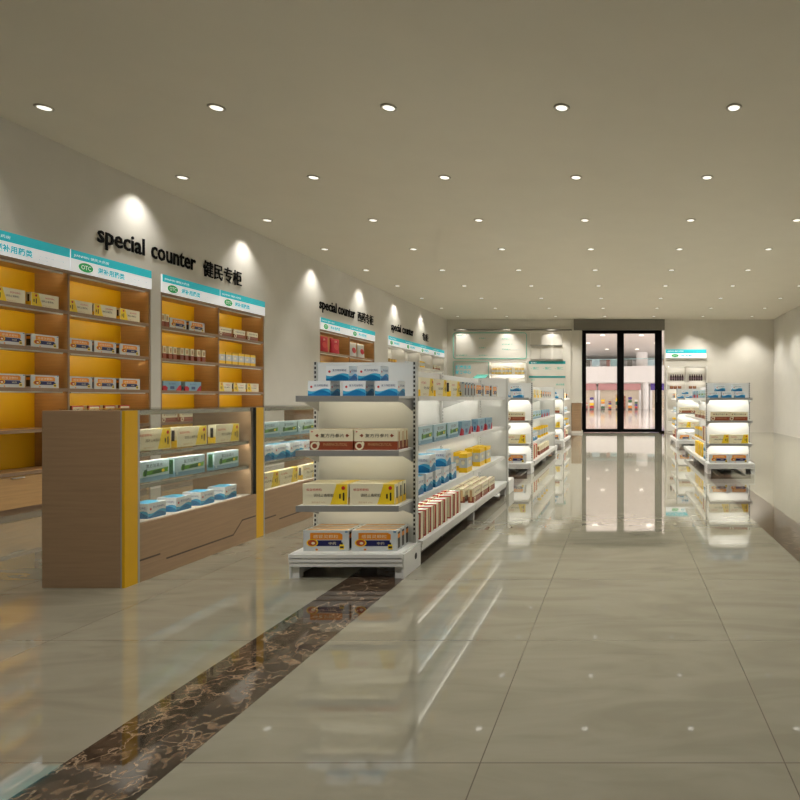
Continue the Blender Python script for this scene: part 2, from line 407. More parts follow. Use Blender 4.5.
struct(MB().box(XL - .15, XR + .15, YF - .15, YF, -.1, ZC, 'wall_paint').build('wall_front'), 'plain beige wall behind the viewer', 'wall')
w = MB(); DX0, DX1, DZ = -1.25, 1.33, 3.2
w.box(XL - .5, DX0, YB, YB + .2, -.1, ZC, 'back_paint'); w.box(DX1, XR + .15, YB, YB + .2, -.1, ZC, 'back_paint'); w.box(DX0, DX1, YB, YB + .2, DZ, ZC, 'back_paint')
struct(w.build('wall_back'), 'beige back wall around the glass entrance door', 'wall')
struct(MB().box(-1.5, 1.33, YB - .14, YB, 3.2, 3.53, 'header_grey').build('trim_3', bevel=.004), 'dark grey boxed header over the entrance door', 'door header')
# door
d = MB(); y0, y1 = YB - .02, YB + .1
d.box(-1.25, -1.19, y0, y1, 0, 3.2, 'door_black'); d.box(1.15, 1.25, y0, y1, 0, 3.2, 'door_black')
d.box(-1.19, 1.15, y0, y1, 3.15, 3.2, 'door_black'); d.box(1.25, 1.33, y0 + .02, y1, 0, .05, 'door_black')
door = struct(d.build('door_1'), 'tall black framed double glass entrance door', 'door')
for (a, b, pa, pb, hx) in ((-1.19, -.05, -1.128, -.157, -.1), (-.05, 1.15, .06, 1.03, 1.09)):
    l = MB(); a0, a1 = YB, YB + .06
    l.box(a, pa, a0, a1, .01, 3.15, 'door_black'); l.box(pb, b, a0, a1, .01, 3.15, 'door_black')
    l.box(pa, pb, a0, a1, .01, .11, 'door_black'); l.box(pa, pb, a0, a1, 3.1, 3.15, 'door_black')
    lf = l.build('door_leaf', door)
    MB().box(pa, pb, a0 + .025, a0 + .035, .11, 3.1, 'door_glass').build('pane', lf)
    MB().box(hx - .012, hx + .012, a0 - .05, a0 - .03, .95, 1.35, 'black').box(hx - .01, hx + .01, a0 - .03, a0, .98, 1.0, 'black').box(hx - .01, hx + .01, a0 - .03, a0, 1.3, 1.32, 'black').build('handle', lf)
struct(MB().box(1.25, 1.33, YB + .03, YB + .04, .05, 3.2, 'door_glass').build('window_1'), 'narrow fixed glass strip right of the door', 'window')
# feature wall left of the door
struct(MB().box(-5.2, -1.6, YB - .04, YB, 0, 3.19, 'back_paint').build('trim_4'), 'shallow beige panel on the back wall', 'wall panel')
struct(MB().box(-5.25, -1.57, YB - .09, YB, 3.19, 3.225, 'header_grey').build('trim_5'), 'thin dark ledge along top of the wall panel', 'trim')

# ------------------------------------------------------------------ downlights
cols = [-4.93, -3.46, -1.99, -.515, .955, 2.43, 3.9]
proto = None
for r in range(-1, 9):
    yy = 5.12 + 1.61 * r
    for c, xx in enumerate(cols):
        if proto is None:
            t = empty('downlight', (0, 0, 0))
            rg = MB(); n = 24
            prof = [(.048, -.001), (.068, -.001), (.07, -.006), (.063, -.012), (.05, -.01)]
            b = len(rg.v); k = rg.mi('lamp_ring')
            for (rr, zz) in prof:
                for i in range(n): rg.v.append((rr*math.cos(2*math.pi*i/n), rr*math.sin(2*math.pi*i/n), zz))
            for q in range(len(prof)):
                for i in range(n):
                    j = (i+1) % n; q2 = (q+1) % len(prof); rg.f.append((q*n+i, q*n+j, q2*n+j, q2*n+i)); rg.m.append(k)
            rg.build('trim_ring', t, smooth=True)
            MB().lathe([(.046, -.009), (.049, -.004), (.049, -.001)], 'lamp', 24).build('diffuser', t)
            proto = t
        else: t = copy_tree(proto)
        t.location = (xx, yy, ZC)
        tag(t, f"round white ceiling downlight, row {ORD[r+1]} from the viewer, {ORD[c]} from the left wall", 'ceiling light', 'recessed ceiling downlights')
def light(kind, name, loc, power, color=(1, .97, .92), rot=(0, 0, 0), **kw):
    l = bpy.data.lights.new(name, kind); l.energy = power; l.color = color
    for k, v in kw.items(): setattr(l, k, v)
    o = bpy.data.objects.new(name, l); COL.objects.link(o); o.location = loc; o.rotation_euler = rot
    return o
for r in range(-2, 9):
    yy = 5.12 + 1.61 * r
    gain = [.06, .4, .65, .8, .9, 1.0, 1.1, 1.2, 1.3, 1.3, 1.1][r + 2]
    for c, xx in enumerate(cols):
        g = gain
        if r == -2 and c in (2, 3): g = (2.2, .35)[c - 2]
        if r < 0 and c < 2: g *= .08
        size = R(112)
        if c == 0: size = R(60); g *= .5
        light('SPOT', 'downlight_beam', (xx, yy, ZC - .03), 100 * g, spot_size=size, spot_blend=.7 if c else 1.0, shadow_soft_size=.05)
# wall washers: narrow cones beside the left wall and the back wall
for k in range(-1, 6):
    yy = 6.75 + 1.92 * k
    light('SPOT', 'wall_washer_beam', (XL + .2, yy, ZC - .01), 46, spot_size=R(98), spot_blend=1.0, shadow_soft_size=.02)
for xx in (-5.0, -3.6, -2.2):
    light('SPOT', 'wall_washer_beam', (xx, YB - .25, ZC - .01), 76, spot_size=R(76), spot_blend=.9, shadow_soft_size=.02)
for xx in (2.2, 3.9):
    light('SPOT', 'wall_washer_beam', (xx, YB - .45, ZC - .01), 46, spot_size=R(92), spot_blend=.7, shadow_soft_size=.02)

# ------------------------------------------------------------------ wall lettering
def lettering(words, label):
    t = empty('wall_lettering', (XL, words[0][1], 2.69))
    for body, ya, yb, z0, h in words:
        mb = MB(); off = .014 if body.isascii() else .007
        put_text(mb, body, (.01, ya - words[0][1], z0 - 2.69), (0, 1, 0), (0, 0, 1), 'letter_black', yb - ya, h, extrude=.06, offset=off, un=(.07, 0, 0))
        mb.build('word', t)
    tag(t, label, 'sign', 'black lettering on the left wall')
lettering([('special', 6.26, 6.876, 2.63, .25), ('counter', 6.974, 7.7, 2.69, .172), ('健民专柜', 7.84, 8.63, 2.66, .215)], 'black raised lettering above the nearest wall cabinets')
lettering([('special', 10.85, 11.5, 2.63, .25), ('counter', 11.57, 12.3, 2.69, .172), ('西药专柜', 12.42, 13.2, 2.66, .215)], 'black raised lettering above the cabinet of red pouches')
lettering([('special', 14.23, 14.85, 2.63, .25), ('counter', 14.95, 15.73, 2.69, .172), ('专柜', 16.45, 16.95, 2.66, .215)], 'black raised lettering above the farthest white wall cabinet')

# ------------------------------------------------------------------ wall cabinets
SH = [.06, .386, .771, 1.155, 1.539, 1.923]; HZ0, HZ1 = 1.05 + 1.2*YS, 1.05 + 1.4*YS
def header_sign(parent, x, ya, yb, z0=HZ0, z1=HZ1, ux=(0, 1, 0), n=(1, 0, 0)):
    W = yb - ya; U = Vector(ux); Nn = Vector(n); O = Vector((x, ya, z0))
    mb = MB(); mb.box(x - .018, x, ya, yb, z0, z1, 'sign_white'); s = mb.build('header_sign', parent)
    MB().box(x, x + .003, ya + .004, yb - .004, z0 + .125, z1, 'teal').build('stripe', s)
    lg = MB(); cy, cz = ya + .145*W + .02, z0 + .062; n2 = 20
    lg.prism([(x, cy + .082*math.cos(2*math.pi*i/n2), cz + .046*math.sin(2*math.pi*i/n2)) for i in range(n2)], (.004, 0, 0), 'sign_green')
    put_text(lg, 'OTC', (x + .0046, cy - .055, cz - .022), U, (0, 0, 1), 'sign_white', .11, .044)
    lg.build('logo', s)
    def line(*a, **k):
        q = MB(); put_text(q, *a, **k); q.build('lettering', s)
    line('滋补用药类', (x + .002, ya + .3*W, z0 + .03), U, (0, 0, 1), 'teal', .33*W, .07, offset=.03)
    line('TONIC MEDICINE COUNTER', (x + .002, ya + .67*W, z0 + .055), U, (0, 0, 1), 'sign_grey', .27*W, .018)
    line('CATEGORY', (x + .002, ya + .67*W, z0 + .025), U, (0, 0, 1), 'sign_grey', .12*W, .016)
    line('JIANMIN 健民大药房', (x + .0045, ya + .03*W, z0 + .145), U, (0, 0, 1), 'sign_white', .4*W, .034)
def wall_cabinet(y0, units, width, label, body='wood', back='yellow_lam', edge='wood_edge', led='led_soft'):
    D = .34; y0 *= YS; width *= YS; t = empty('wall_cabinet', (XL - D - .004, y0, 0)); L = units*width; th = .022
    MB().box(.002, .012, 0, L, 0, HZ0, back).build('back_panel', t)
    for k in range(units + 1):
        ya = min(max(k*width - th/2, 0), L - th)
        outer = k in (0, units)
        mb = MB(); mb.box(.012, D - .004, ya, ya + th, 0, HZ0, body); mb.box(D - .004, D, ya, ya + th, 0, HZ0, edge)
        mb.build('side_panel', t)
    for k in range(units):
        a, b = k*width + th/2 + .001, (k+1)*width - th/2 - .001
        if k == 0: a += th/2
        if k == units - 1: b -= th/2
        for z in SH[1:] + [HZ0]:
            mb = MB(); mb.box(.012, D - .006, a, b, z - .03, z, body); mb.box(D - .006, D - .001, a, b, z - .034, z, edge)
            s = mb.build('shelf', t)
            if z > .8: strip(s, D - .03, D - .018, a + .03, b - .03, z - .046, z - .031, 'x-', led)
        dr = MB().box(D - .02, D - .001, a, b, .06, SH[1] - .04, body).build('cupboard_door', t)
        MB().box(D - .001, D + .015, (a+b)/2 - .06, (a+b)/2 + .06, .33, .34, 'chrome').build('handle', dr)
        header_sign(t, D + .016, k*width + .003, (k+1)*width - .003)
    MB().box(0, D - .03, .0, L, 0, .06, edge).build('plinth', t)
    MB().box(.002, D - .014, 0, L, HZ0, HZ1, 'white_laminate').build('header_box', t)
    tag(t, label, 'cabinet', 'shelf cabinets along the left wall'); return t
wall_cabinet(4.63, 2, .97, 'wooden wall cabinet with yellow back, nearest the viewer')
wall_cabinet(6.715, 2, .97, 'wooden wall cabinet with yellow back, second from the viewer')
wall_cabinet(10.25, 2, 1.13, 'wooden wall cabinet stocked with red pouches', back='wood')
wall_cabinet(13.23, 4, 1.04, 'white wall cabinet farthest along the left wall', body='white_laminate', back='white_laminate', edge='white_laminate', led='led')
XI = XL - .03                       # front line of goods in the wall cabinets
def wallrow(kind, starts, zi, where, back=None, **k):
    K = KINDS[kind]
    row(kind, [(XI - K['d']/2, s*YS + K['w']/2) for s in starts], SH[zi], R(90), where, **k)
LV = {5: 'top shelf', 4: 'second shelf', 3: 'third shelf', 2: 'fourth shelf'}
wallrow('yellowl', [5.62, 5.9, 6.2], 5, 'on top shelf of nearest wall cabinet')
wallrow('orange', [5.62, 5.9, 6.2], 4, 'on second shelf of nearest wall cabinet')
wallrow('orange', [5.62, 5.9, 6.2], 3, 'on third shelf of nearest wall cabinet')
wallrow('redframe', [5.66, 5.84, 6.02, 6.2], 2, 'on fourth shelf of nearest wall cabinet')
wallrow('yellowl', [4.66, 4.96, 5.27], 5, 'on leftmost top shelf')
wallrow('orange', [4.66, 4.96, 5.27], 4, 'on leftmost second shelf')
wallrow('orange', [4.66, 4.96, 5.27], 3, 'on leftmost third shelf')
C2 = 'of the second cabinet\'s left bay'; C2R = 'of second cabinet\'s right bay'
wallrow('slim', [6.755, 6.82], 5, 'on top shelf ' + C2)
wallrow('orange', [6.89, 7.2], 5, 'on top shelf ' + C2R.replace('right', 'left'))
wallrow('slim', [6.78, 6.87, 6.94, 7.05, 7.13, 7.22, 7.33, 7.42], 4, 'second shelf ' + C2)
wallrow('slate', [6.79, 7.13], 3, 'on third shelf ' + C2)
wallrow('brown', [6.76, 7.05], 2, 'on fourth shelf ' + C2)
wallrow('brown', [7.73, 8.02, 8.31], 5, 'on top shelf ' + C2R)
wallrow('canister', [7.73, 7.86, 7.99, 8.12, 8.25, 8.38], 4, 'on second shelf ' + C2R)
wallrow('yellowl', [7.73, 8.02, 8.31], 3, 'third shelf ' + C2R)
# stand-up pouches
def pouch(x, y, z, rot, body, spot, label, group, w=.22, h=.28):
    mb = MB(); nu, nv = 10, 12; vs = []; fs = []
    for sgn in (-1, 1):
        for j in range(nv + 1):
            v = j/nv; th = .045*(1 - v)**.6*(1 if v > .02 else .9) + .002
            for i in range(nu + 1):
                u = i/nu; b = math.sin(math.pi*u)**.5 if 0 < u < 1 else 0
                ww = w*(1 - .06*math.sin(math.pi*v)); vs.append(((u - .5)*ww, sgn*(th*b + .001), v*h))
    o2 = (nu+1)*(nv+1)
    for s in (0, 1):
        for j in range(nv):
            for i in range(nu):
                a = s*o2 + j*(nu+1) + i; q = (a, a+1, a+nu+2, a+nu+1); fs.append(q if s == 0 else q[::-1])
    for j in range(nv):
        a = j*(nu+1); fs.append((a, a+nu+1, o2+a+nu+1, o2+a)); a += nu; fs.append((a, o2+a, o2+a+nu+1, a+nu+1))
    for i in range(nu): fs.append((i, o2+i, o2+i+1, i+1))
    for i in range(nu): a = nv*(nu+1)+i; fs.append((a, a+1, o2+a+1, o2+a))
    mb.add(vs, fs, body)
    o = mb.build('food_pouch', smooth=True, loc=(x, y, z), rotz=rot)
    lb = MB(); n = 16; cz = h*.45
    def yy(v): return -(.045*(1 - v)**.6 + .004)
    lb.add([(.09*math.cos(2*math.pi*i/n), yy(.45 + .18*math.sin(2*math.pi*i/n)) , cz + h*.2*math.sin(2*math.pi*i/n)) for i in range(n)], [tuple(range(n))], spot)
    put_text(lb, '红枣', (-.04, yy(.8) - .004, h*.74), (1, 0, 0), (0, 0, 1), 'p_cream', .08, .04)
    lb.build('label', o)
    tag(o, label, 'pouch', group)
gp = 'pouches on the top shelf behind the end unit'
for (s, b, sp, nm, w_) in ((11.15, 'p_crimson', 'p_red', 'crimson food pouch, left', .38), (11.6, 'p_crimson', 'p_red', 'crimson food pouch, right', .38),
                                (12.37, 'p_white', 'p_crimson', 'white and red food pouch, left', .34), (12.76, 'p_white', 'p_crimson', 'white and red food pouch, right', .34)):
    pouch(XI - .05, s, SH[5], R(90), b, sp, nm + ' of its pair, on top cabinet shelf', gp, w=w_, h=.29)
wallrow('goldwide', [10.33, 10.74, 11.45, 11.84], 4, 'on the shelf under the pouches')
C4 = 'on top shelf of farthest white wall cabinet'
wallrow('small', [13.4, 13.55, 13.72], 5, C4)
wallrow('smallblue', [14.45, 14.62, 14.8], 5, C4)
wallrow('canister', [15.5, 15.66], 5, C4)
wallrow('brown', [16.55, 16.86], 5, C4)

# ------------------------------------------------------------------ glass counters
CX0, CX1 = -3.22, -2.76
def counter(y0, y1, label, first):
    t = empty('display_counter', (CX1, y0, 0)); L = y1 - y0; D = CX1 - CX0; a = .095
    # end panel and yellow post at the near end
    if first: MB().box(-D, -.024, 0, .03, 0, .985, 'wood_counter').build('end_panel', t, bevel=.002); MB().box(-.0235, -.0165, .0, .03, 0, .985, 'grey_metal').build('metal_trim', t)
    p = MB().box(-.016, 0, .0, a - .005, 0, .985, 'yellow_post').build('corner_post', t)
    p['label'] = 'yellow front post'
    MB().box(-.02, .0015, a - .005, a + .008, 0, .985, 'grey_metal').build('metal_trim', t); MB().box(-.02, .0015, L - .012, L - .004, .335, .985, 'black').build('metal_trim', t)
    b = MB(); b.box(-D, 0, a + .008, L, 0, .335, 'wood_counter'); bs = b.build('base_cabinet', t)
    e = MB(); 
    e.box(-D, -.022, L - .03, L, .335, .985, 'wood_counter'); e.build('end_panel', t)
    # decorative groove
    g = MB(); A = a + .01
    def seg(ya, za, yb, zb, w=.01):
        g.prism([(0, ya, za - w/2), (0, yb, zb - w/2), (0, yb, zb + w/2), (0, ya, za + w/2)], (.0015, 0, 0), 'wood_dark')
    seg(A, .125, A + .15, .125, .01); seg(A + .2, .085, L - .27, .085); seg(L - .27, .085, L - .17, .17); seg(L - .17, .17, L - .01, .17)
    g.build('groove', bs)
    MB().box(-.008, -.002, a + .008, L - .012, .335, .985, 'glass').build('front_glass', t)
    MB().box(-D, 0, a + .008, L - .004, .985, .993, 'glass').build('top_glass', t)
    for z in (.56, .745):
        s = MB().box(-D + .03, -.03, a + .012, L - .032, z - .008, z, 'shelf_glass').build('glass_shelf', t)
        s['label'] = 'clear glass shelf'
        MB().box(-D + .02, -D + .032, a + .012, L - .032, z - .012, z - .004, 'grey_metal').build('rail', s)
        strip(s, -.048, -.039, a + .03, L - .04, z - .014, z - .009, 'z-', 'led_bright'); MB().box(-.038, -.033, a + .014, L - .034, z - .032, z - .009, 'chrome').build('front_lip', s)  # lip added to screen the glowing strip from floor reflections
    strip(t, -.036, -.027, a + .03, L - .05, .976, .982, 'z-', 'led_bright'); MB().box(-.026, -.021, a + .014, L - .034, .958, .984, 'chrome').build('front_lip', t)  # same added screen for the strip under the top glass
    MB().box(-D + .0, -D + .012, a + .008, L - .03, .97, .985, 'grey_metal').build('back_rail', t)
    MB().box(-D + .02, -.025, a + .012, L - .032, .3355, .338, 'white_laminate').build('deck', t)
    tag(t, label, 'counter', 'glass display counters'); return t
counter(3.33, 4.53, 'glass and wood display counter nearest the viewer', True)
counter(4.53, 5.75, 'glass and wood display counter behind the nearest one', False)
CF = -2.81
def crow(kind, starts, z, where, x=CF, **k):
    K = KINDS[kind]; row(kind, [(x - K['d']/2, s + K['w']/2) for s in starts], z, R(90), where, **k)
crow('yellow', [3.47, 3.79, 4.14], .745, 'on top glass shelf of nearest counter', jit=3)
crow('green', [3.46, 3.77, 4.13], .56, 'on lower glass shelf of nearest counter', jit=3)
crow('wave', [3.56, 3.78, 4.0, 4.24], .338, 'on deck of nearest counter', jit=2)
crow('green', [4.65, 4.9, 5.2], .745, 'on top glass shelf of second counter', jit=3) if False else crow('green', [4.64, 4.915, 5.22], .745, 'on top glass shelf of second counter', jit=1)
crow('wavebig', [4.66, 4.86, 5.08, 5.3], .56, 'on lower glass shelf of second counter')
crow('yellow', [4.64, 4.93, 5.28], .338, 'on deck of second counter', jit=1)

# ------------------------------------------------------------------ gondolas
LEV = [.423, .748, 1.068]; BASE = .15; TOP = 1.284
def slots(mb, x0, x1, y, face, z0=.2, z1=1.27, step=.028):
    z = z0
    while z < z1:
        if face == 'y': mb.poly([(x0, y, z), (x1, y, z), (x1, y, z + step*.6), (x0, y, z + step*.6)], 'slot_black')
        else: mb.poly([(y, x0, z), (y, x1, z), (y, x1, z + step*.6), (y, x0, z + step*.6)], 'slot_black')
        z += step
def end_unit(cx, y, rot, label, led='led', detail=True):
    """back plane at local y=0, shelves reach towards local -y"""
    t = empty('end_shelf_unit', (cx, y, 0), rot)
    MB().box(-.3, .3, -.03, -.002, .07, TOP - .004, 'white_metal').build('back_panel', t)
    for s in (-1, 1):
        mb = MB(); mb.box(min(s*.3, s*.32), max(s*.3, s*.32), -.045, 0, 0, TOP, 'upright')
        slots(mb, s*.31 - .0055, s*.31 + .0055, -.0456, 'y'); mb.build('upright', t)
    for z in LEV:
        mb = MB(); mb.box(-.3, .3, -.28, -.031, z - .012, z, 'white_metal'); mb.box(-.302, .302, -.286, -.28, z - .034, z + .001, 'grey_metal')
        s = mb.build('shelf', t)
        for q in (-1, 1):
            xx = q*.297
            b = MB(); b.prism([(xx, -.031, z - .013), (xx, -.279, z - .013), (xx, -.279, z - .035), (xx, -.2, z - .04), (xx, -.031, z - .095)], (-q*.004, 0, 0), 'grey_metal')
            b.build('bracket', s)
        strip(s, -.28, .28, -.278, -.266, z - .033, z - .0125, 'y+', led)
    mb = MB(); mb.box(-.325, .325, -.30, -.031, BASE - .012, BASE, 'white_metal')
    for k in range(3): mb.box(-.33, .33, -.312 + k*.004, -.30 + k*.004, BASE - .026 - k*.026, BASE - k*.026 - .004, 'white_metal')
    mb.build('base_deck', t)
    MB().box(-.31, .31, -.28, -.05, .07, BASE - .013, 'grey_metal').build('base_box', t)
    for s in (-1, 1):
        mb = MB(); x0, x1 = (s*.322, s*.335) if s > 0 else (s*.335, s*.322)
        mb.prism([(x0, -.295, 0), (x0, 0, 0), (x0, 0, .14), (x0, -.295, .14)], (x1 - x0, 0, 0), 'white_metal')
        if s > 0: mb.prism([(x1 + .0002, -.09 + .02*math.cos(i*math.pi/8), .08 + .02*math.sin(i*math.pi/8)) for i in range(16)], (.001, 0, 0), 'slot_black')
        mb.box(min(s*.28, s*.322), max(s*.28, s*.322), -.285, -.24, 0, .07, 'white_metal')
        mb.build('foot', t)
    tag(t, label, 'shelf unit', 'shelf units closing the ends of the gondolas'); return t
def gondola(cx, y0, bays, label, leds=('led', 'led')):
    t = empty('gondola_shelf', (cx, y0, 0)); BW = 1.4; L = bays*BW
    for k in range(bays):
        MB().box(-.035, .035, k*BW + .02, (k+1)*BW - .02, .07, TOP - .02, 'white_metal').build('back_panel', t)
    for k in range(bays + 1):
        ya = min(max(k*BW - .02, .001), L - .041)
        mb = MB(); mb.box(-.055, .055, ya, ya + .04, 0, TOP - .008, 'white_metal')
        for s in (-1, 1): slots(mb, ya + .014, ya + .026, s*.0556, 'x')
        mb.build('upright', t)
    for s in (-1, 1):
        for k in range(bays):
            a, b = k*BW + .006, (k+1)*BW - .006
            if k == 0: a += .0
            for z in LEV:
                X = lambda q: s*q
                def bx(mb, p, q, ya, yb, z0, z1, m): mb.box(min(X(p), X(q)), max(X(p), X(q)), ya, yb, z0, z1, m)
                mb = MB(); bx(mb, .056, .315, a, b, z - .014, z, 'white_metal'); bx(mb, .315, .321, a, b, z - .03, z + .001, 'white_metal')
                sh = mb.build('shelf', t)
                for yy in (a + .002, b - .006):
                    q = MB(); q.prism([(X(.057), yy, z - .015), (X(.314), yy, z - .015), (X(.314), yy, z - .03), (X(.25), yy, z - .035), (X(.057), yy, z - .1)], (0, .004, 0), 'white_metal'); q.build('bracket', sh)
                strip(sh, min(s*.3, s*.313), max(s*.3, s*.313), a + .03, b - .03, z - .03, z - .0145, 'x-' if s > 0 else 'x+', leds[0])
            mb = MB(); bx(mb, .056, .335, a, b, BASE - .014, BASE, 'white_metal')
            for j in range(3): bx(mb, .33 - j*.004, .345 - j*.004, a, b, BASE - .024 - j*.02, BASE - j*.02 - .003, 'white_metal')
            mb.build('base_deck', t)
        for k in range(bays + 1):
            ya = min(max(k*BW - .012, .001), L - .026)
            MB().box(min(s*.27, s*.325), max(s*.27, s*.325), ya, ya + .024, 0, BASE - .08, 'white_metal').build('foot', t)
    tag(t, label, 'shelf', 'double-sided gondola shelves'); return t
GX = -1.61; RX = 1.53
end_unit(GX, 3.8, 0, 'white end shelf unit nearest the viewer, beside the counter', led='led_soft')
gondola(GX, 3.805, 2, 'white gondola shelf nearest the viewer, left of the aisle')
end_unit(GX + .03, 6.61, math.pi, 'white end unit on far end of the nearest gondola')
end_unit(GX, 8.7, 0, 'white lit end unit of the second gondola, left of the aisle', led='led_bright')
gondola(GX, 8.705, 2, 'white gondola shelf second from the viewer, left of the aisle')
end_unit(GX, 11.51, math.pi, 'white end unit on far end of the second gondola')
end_unit(GX, 13.4, 0, 'white lit end unit of the third gondola, left of the aisle', led='led_bright')
gondola(GX, 13.405, 1, 'short white gondola shelf third from the viewer, left of the aisle')
end_unit(RX, 8.7, 0, 'white lit end unit of the nearest gondola right of the aisle', led='led_bright')
gondola(RX, 8.705, 2, 'white gondola shelf nearest the viewer, right of the aisle')
end_unit(RX, 13.4, 0, 'white lit end unit of the second gondola right of the aisle', led='led_bright')
gondola(RX, 13.405, 1, 'short white gondola shelf second from the viewer, right of the aisle')

# goods on the nearest end unit (facing the viewer, -Y)
def P(px, Y): return (px - 622) * Y / 600.0
E1 = 'of the nearest end unit'
yf = 3.545
for i, px in enumerate((308, 343, 375)):
    x = P(px, 3.58) + .0675
    put('wave', x, 3.58 + .06, LEV[2], R(random.uniform(-1, 1)), f"white box with blue wave, {ORD[i]} in bottom row of the end unit's top shelf", 'blue wave boxes stacked on the nearest end unit')
for i, px in enumerate((326, 358)):
    x = P(px, 3.58) + .0675
    put('wave', x, 3.58 + .06, LEV[2] + .091, R(random.uniform(-1, 1)), f"white box with blue wave, {('left','right')[i]} of the two stacked on top {E1}", 'blue wave boxes stacked on the nearest end unit')
def endstock(kind, cx, yb, z, where, cols2=2, deep=3, gap=.005, shift=-.02, y_front=-.25, back=True):
    K = KINDS[kind]; W = K['w']*cols2 + gap*(cols2 - 1) + .0
    dn = ['front', 'middle', 'rear'] if deep == 3 else (['front', 'rear'] if deep == 2 else ['front'])
    for c in range(cols2):
        cn = ('left', 'right')[c] if cols2 == 2 else ('left', 'middle', 'right')[c] if cols2 == 3 else 'only'
        for dd in range(deep):
            x = cx + shift - W/2 + K['w']/2 + c*(K['w'] + gap)
            put(kind, x, yb + y_front + K['d']/2 + dd*(K['d'] + .012), z, 0, f"{K['desc']}, {dn[dd]} of the {cn} row {where}", f"{K['desc']} {where}")
endstock('brown', GX, 3.8, LEV[1], 'on shelf two ' + E1, shift=.022, gap=.008)
endstock('yellow', GX, 3.8, LEV[0], 'on shelf three ' + E1, shift=-.005, gap=.008)
endstock('orange', GX, 3.8, BASE, 'on base ' + E1, shift=.002, gap=.016)

def siderow(kind, xs, z, where, gx=GX, s=1, edge=.29, along=True, dz=0, **k):
    """xs: photo columns of the near edge of each box on the aisle face"""
    K = KINDS[kind]; X = gx + s*edge
    pos = []
    for y in xs:
        dep, wid = (K['d'], K['w']) if along else (K['w'], K['d'])
        pos.append((X - s*dep/2, y + wid/2))
    row(kind, pos, z + dz, (R(90) if s > 0 else R(-90)) if along else 0, where, **k)
G1 = 'of nearest gondola'
siderow('yellow', [3.93, 4.25, 4.62], LEV[2], 'on top shelf ' + G1)
siderow('orangeside', [4.93, 5.03, 5.14, 5.24], LEV[2], 'end-on on top shelf ' + G1, along=False, edge=.315)
siderow('orange', [5.4, 5.74, 6.09], LEV[2], 'on top shelf ' + G1)
siderow('green', [3.9, 4.22, 4.56], LEV[1], 'on second shelf ' + G1)
siderow('slate', [4.95, 5.5, 5.82], LEV[1], 'on second shelf ' + G1)
siderow('wavebig', [3.86, 4.05, 4.25, 4.45, 4.65], LEV[0], 'in bottom row, third shelf ' + G1, along=False)
for i, y in enumerate((4.12, 4.5)):
    put('wavebig', GX + .29 - .075, y + .065, LEV[0] + .121, 0, f"white box with blue wave, {('nearer','farther')[i]} of two stacked on the gondola's third shelf", 'blue wave boxes on third shelf of nearest gondola')
siderow('canbig', [5.1, 5.58, 5.84], LEV[0], 'front row on third shelf ' + G1)
for i in range(3):
    put('canbig', GX + .29 - .12, (5.34, 5.72, 6.0)[i], LEV[0], R(90), f"yellow box with grey middle, {ORD[i]} in rear row on third shelf {G1}", 'yellow vitamin boxes on third shelf of nearest gondola')
for r, y in enumerate((3.84, 4.16, 4.52)):
    for c in range(3):
        put('redlow', GX + .32 - .045, y + .035 + c*.105, BASE, 0, f"small cream box with red frame, {ORD[c]} of cluster {ORD[r]} from viewer, gondola base", 'cream boxes on base of nearest gondola')
        put('redlow', GX + .32 - .15, y + .07 + c*.105, BASE, 0, f"small cream box with red frame, {ORD[c]} at rear of {ORD[r]} cluster, gondola base", 'cream boxes on base of nearest gondola')
for c in range(3):
    for r in range(3):
        put('brown', GX + .3 - c*.08, 5.2 + r*.3 + .128, BASE, R(90), f"cream box with brown band, {ORD[r]} in {('front','middle','rear')[c]} row on nearest gondola base", 'brown banded boxes on base of nearest gondola')

# second / third gondolas
def stock_end(cx, yb, nm, one=None):
    K = KINDS['wave']
    for i, (dx, dz) in enumerate(((-.24, 0), (-.05, 0), (.14, 0), (-.14, .091), (.1, .091))):
        put('wave', cx + dx, yb - .17, LEV[2] + dz, 0, f"blue wave box, {['left','middle','right'][i]+' of the lower row' if i < 3 else ['left','right'][i-3]+' of the upper row'}, {nm}", 'blue wave boxes, ' + nm)
    endstock('brown', cx, yb, LEV[1], nm, deep=1)
    endstock('yellow', cx, yb, LEV[0], nm, deep=1)
    endstock('orange', cx, yb, BASE, nm, deep=1)
stock_end(GX, 8.7, 'on second left end unit'); stock_end(GX, 13.4, 'on third left end unit')
stock_end(RX, 8.7, 'on nearer right end unit'); stock_end(RX, 13.4, 'on farther right end unit')
def stock_side(gx, y0, s, nm, n=2):
    m = n
    siderow('yellow', [y0 + .1, y0 + .45, y0 + .8][:m + 1], LEV[2], nm, gx=gx, s=s)
    siderow('orange', [y0 + 1.2 + .32*i for i in range(4)] if n > 1 else [y0 + 1.08], LEV[2], nm, gx=gx, s=s)
    siderow('green', [y0 + .1 + .32*i for i in range(3)], LEV[1], nm, gx=gx, s=s)
    if n > 1: siderow('slate', [y0 + 1.2, y0 + 1.52, y0 + 1.9], LEV[1], nm, gx=gx, s=s)
    siderow('wavebig', [y0 + .1, y0 + .3, y0 + .5], LEV[0], nm, gx=gx, s=s, along=False)
    siderow('canister', [y0 + 1.0 + .3*i for i in range(2 if n == 1 else 4)], LEV[0], nm, gx=gx, s=s, along=(s < 0))
    siderow('redframe', [y0 + .15, y0 + .35, y0 + .55], BASE, nm, gx=gx, s=s, along=False)
    siderow('slim', [y0 + .9 + .22*i for i in range(2 if n == 1 else 6)], BASE, nm, gx=gx, s=s, along=False)
stock_side(GX, 8.73, 1, 'of second left gondola'); stock_side(GX, 13.43, 1, 'of third left gondola', 1)
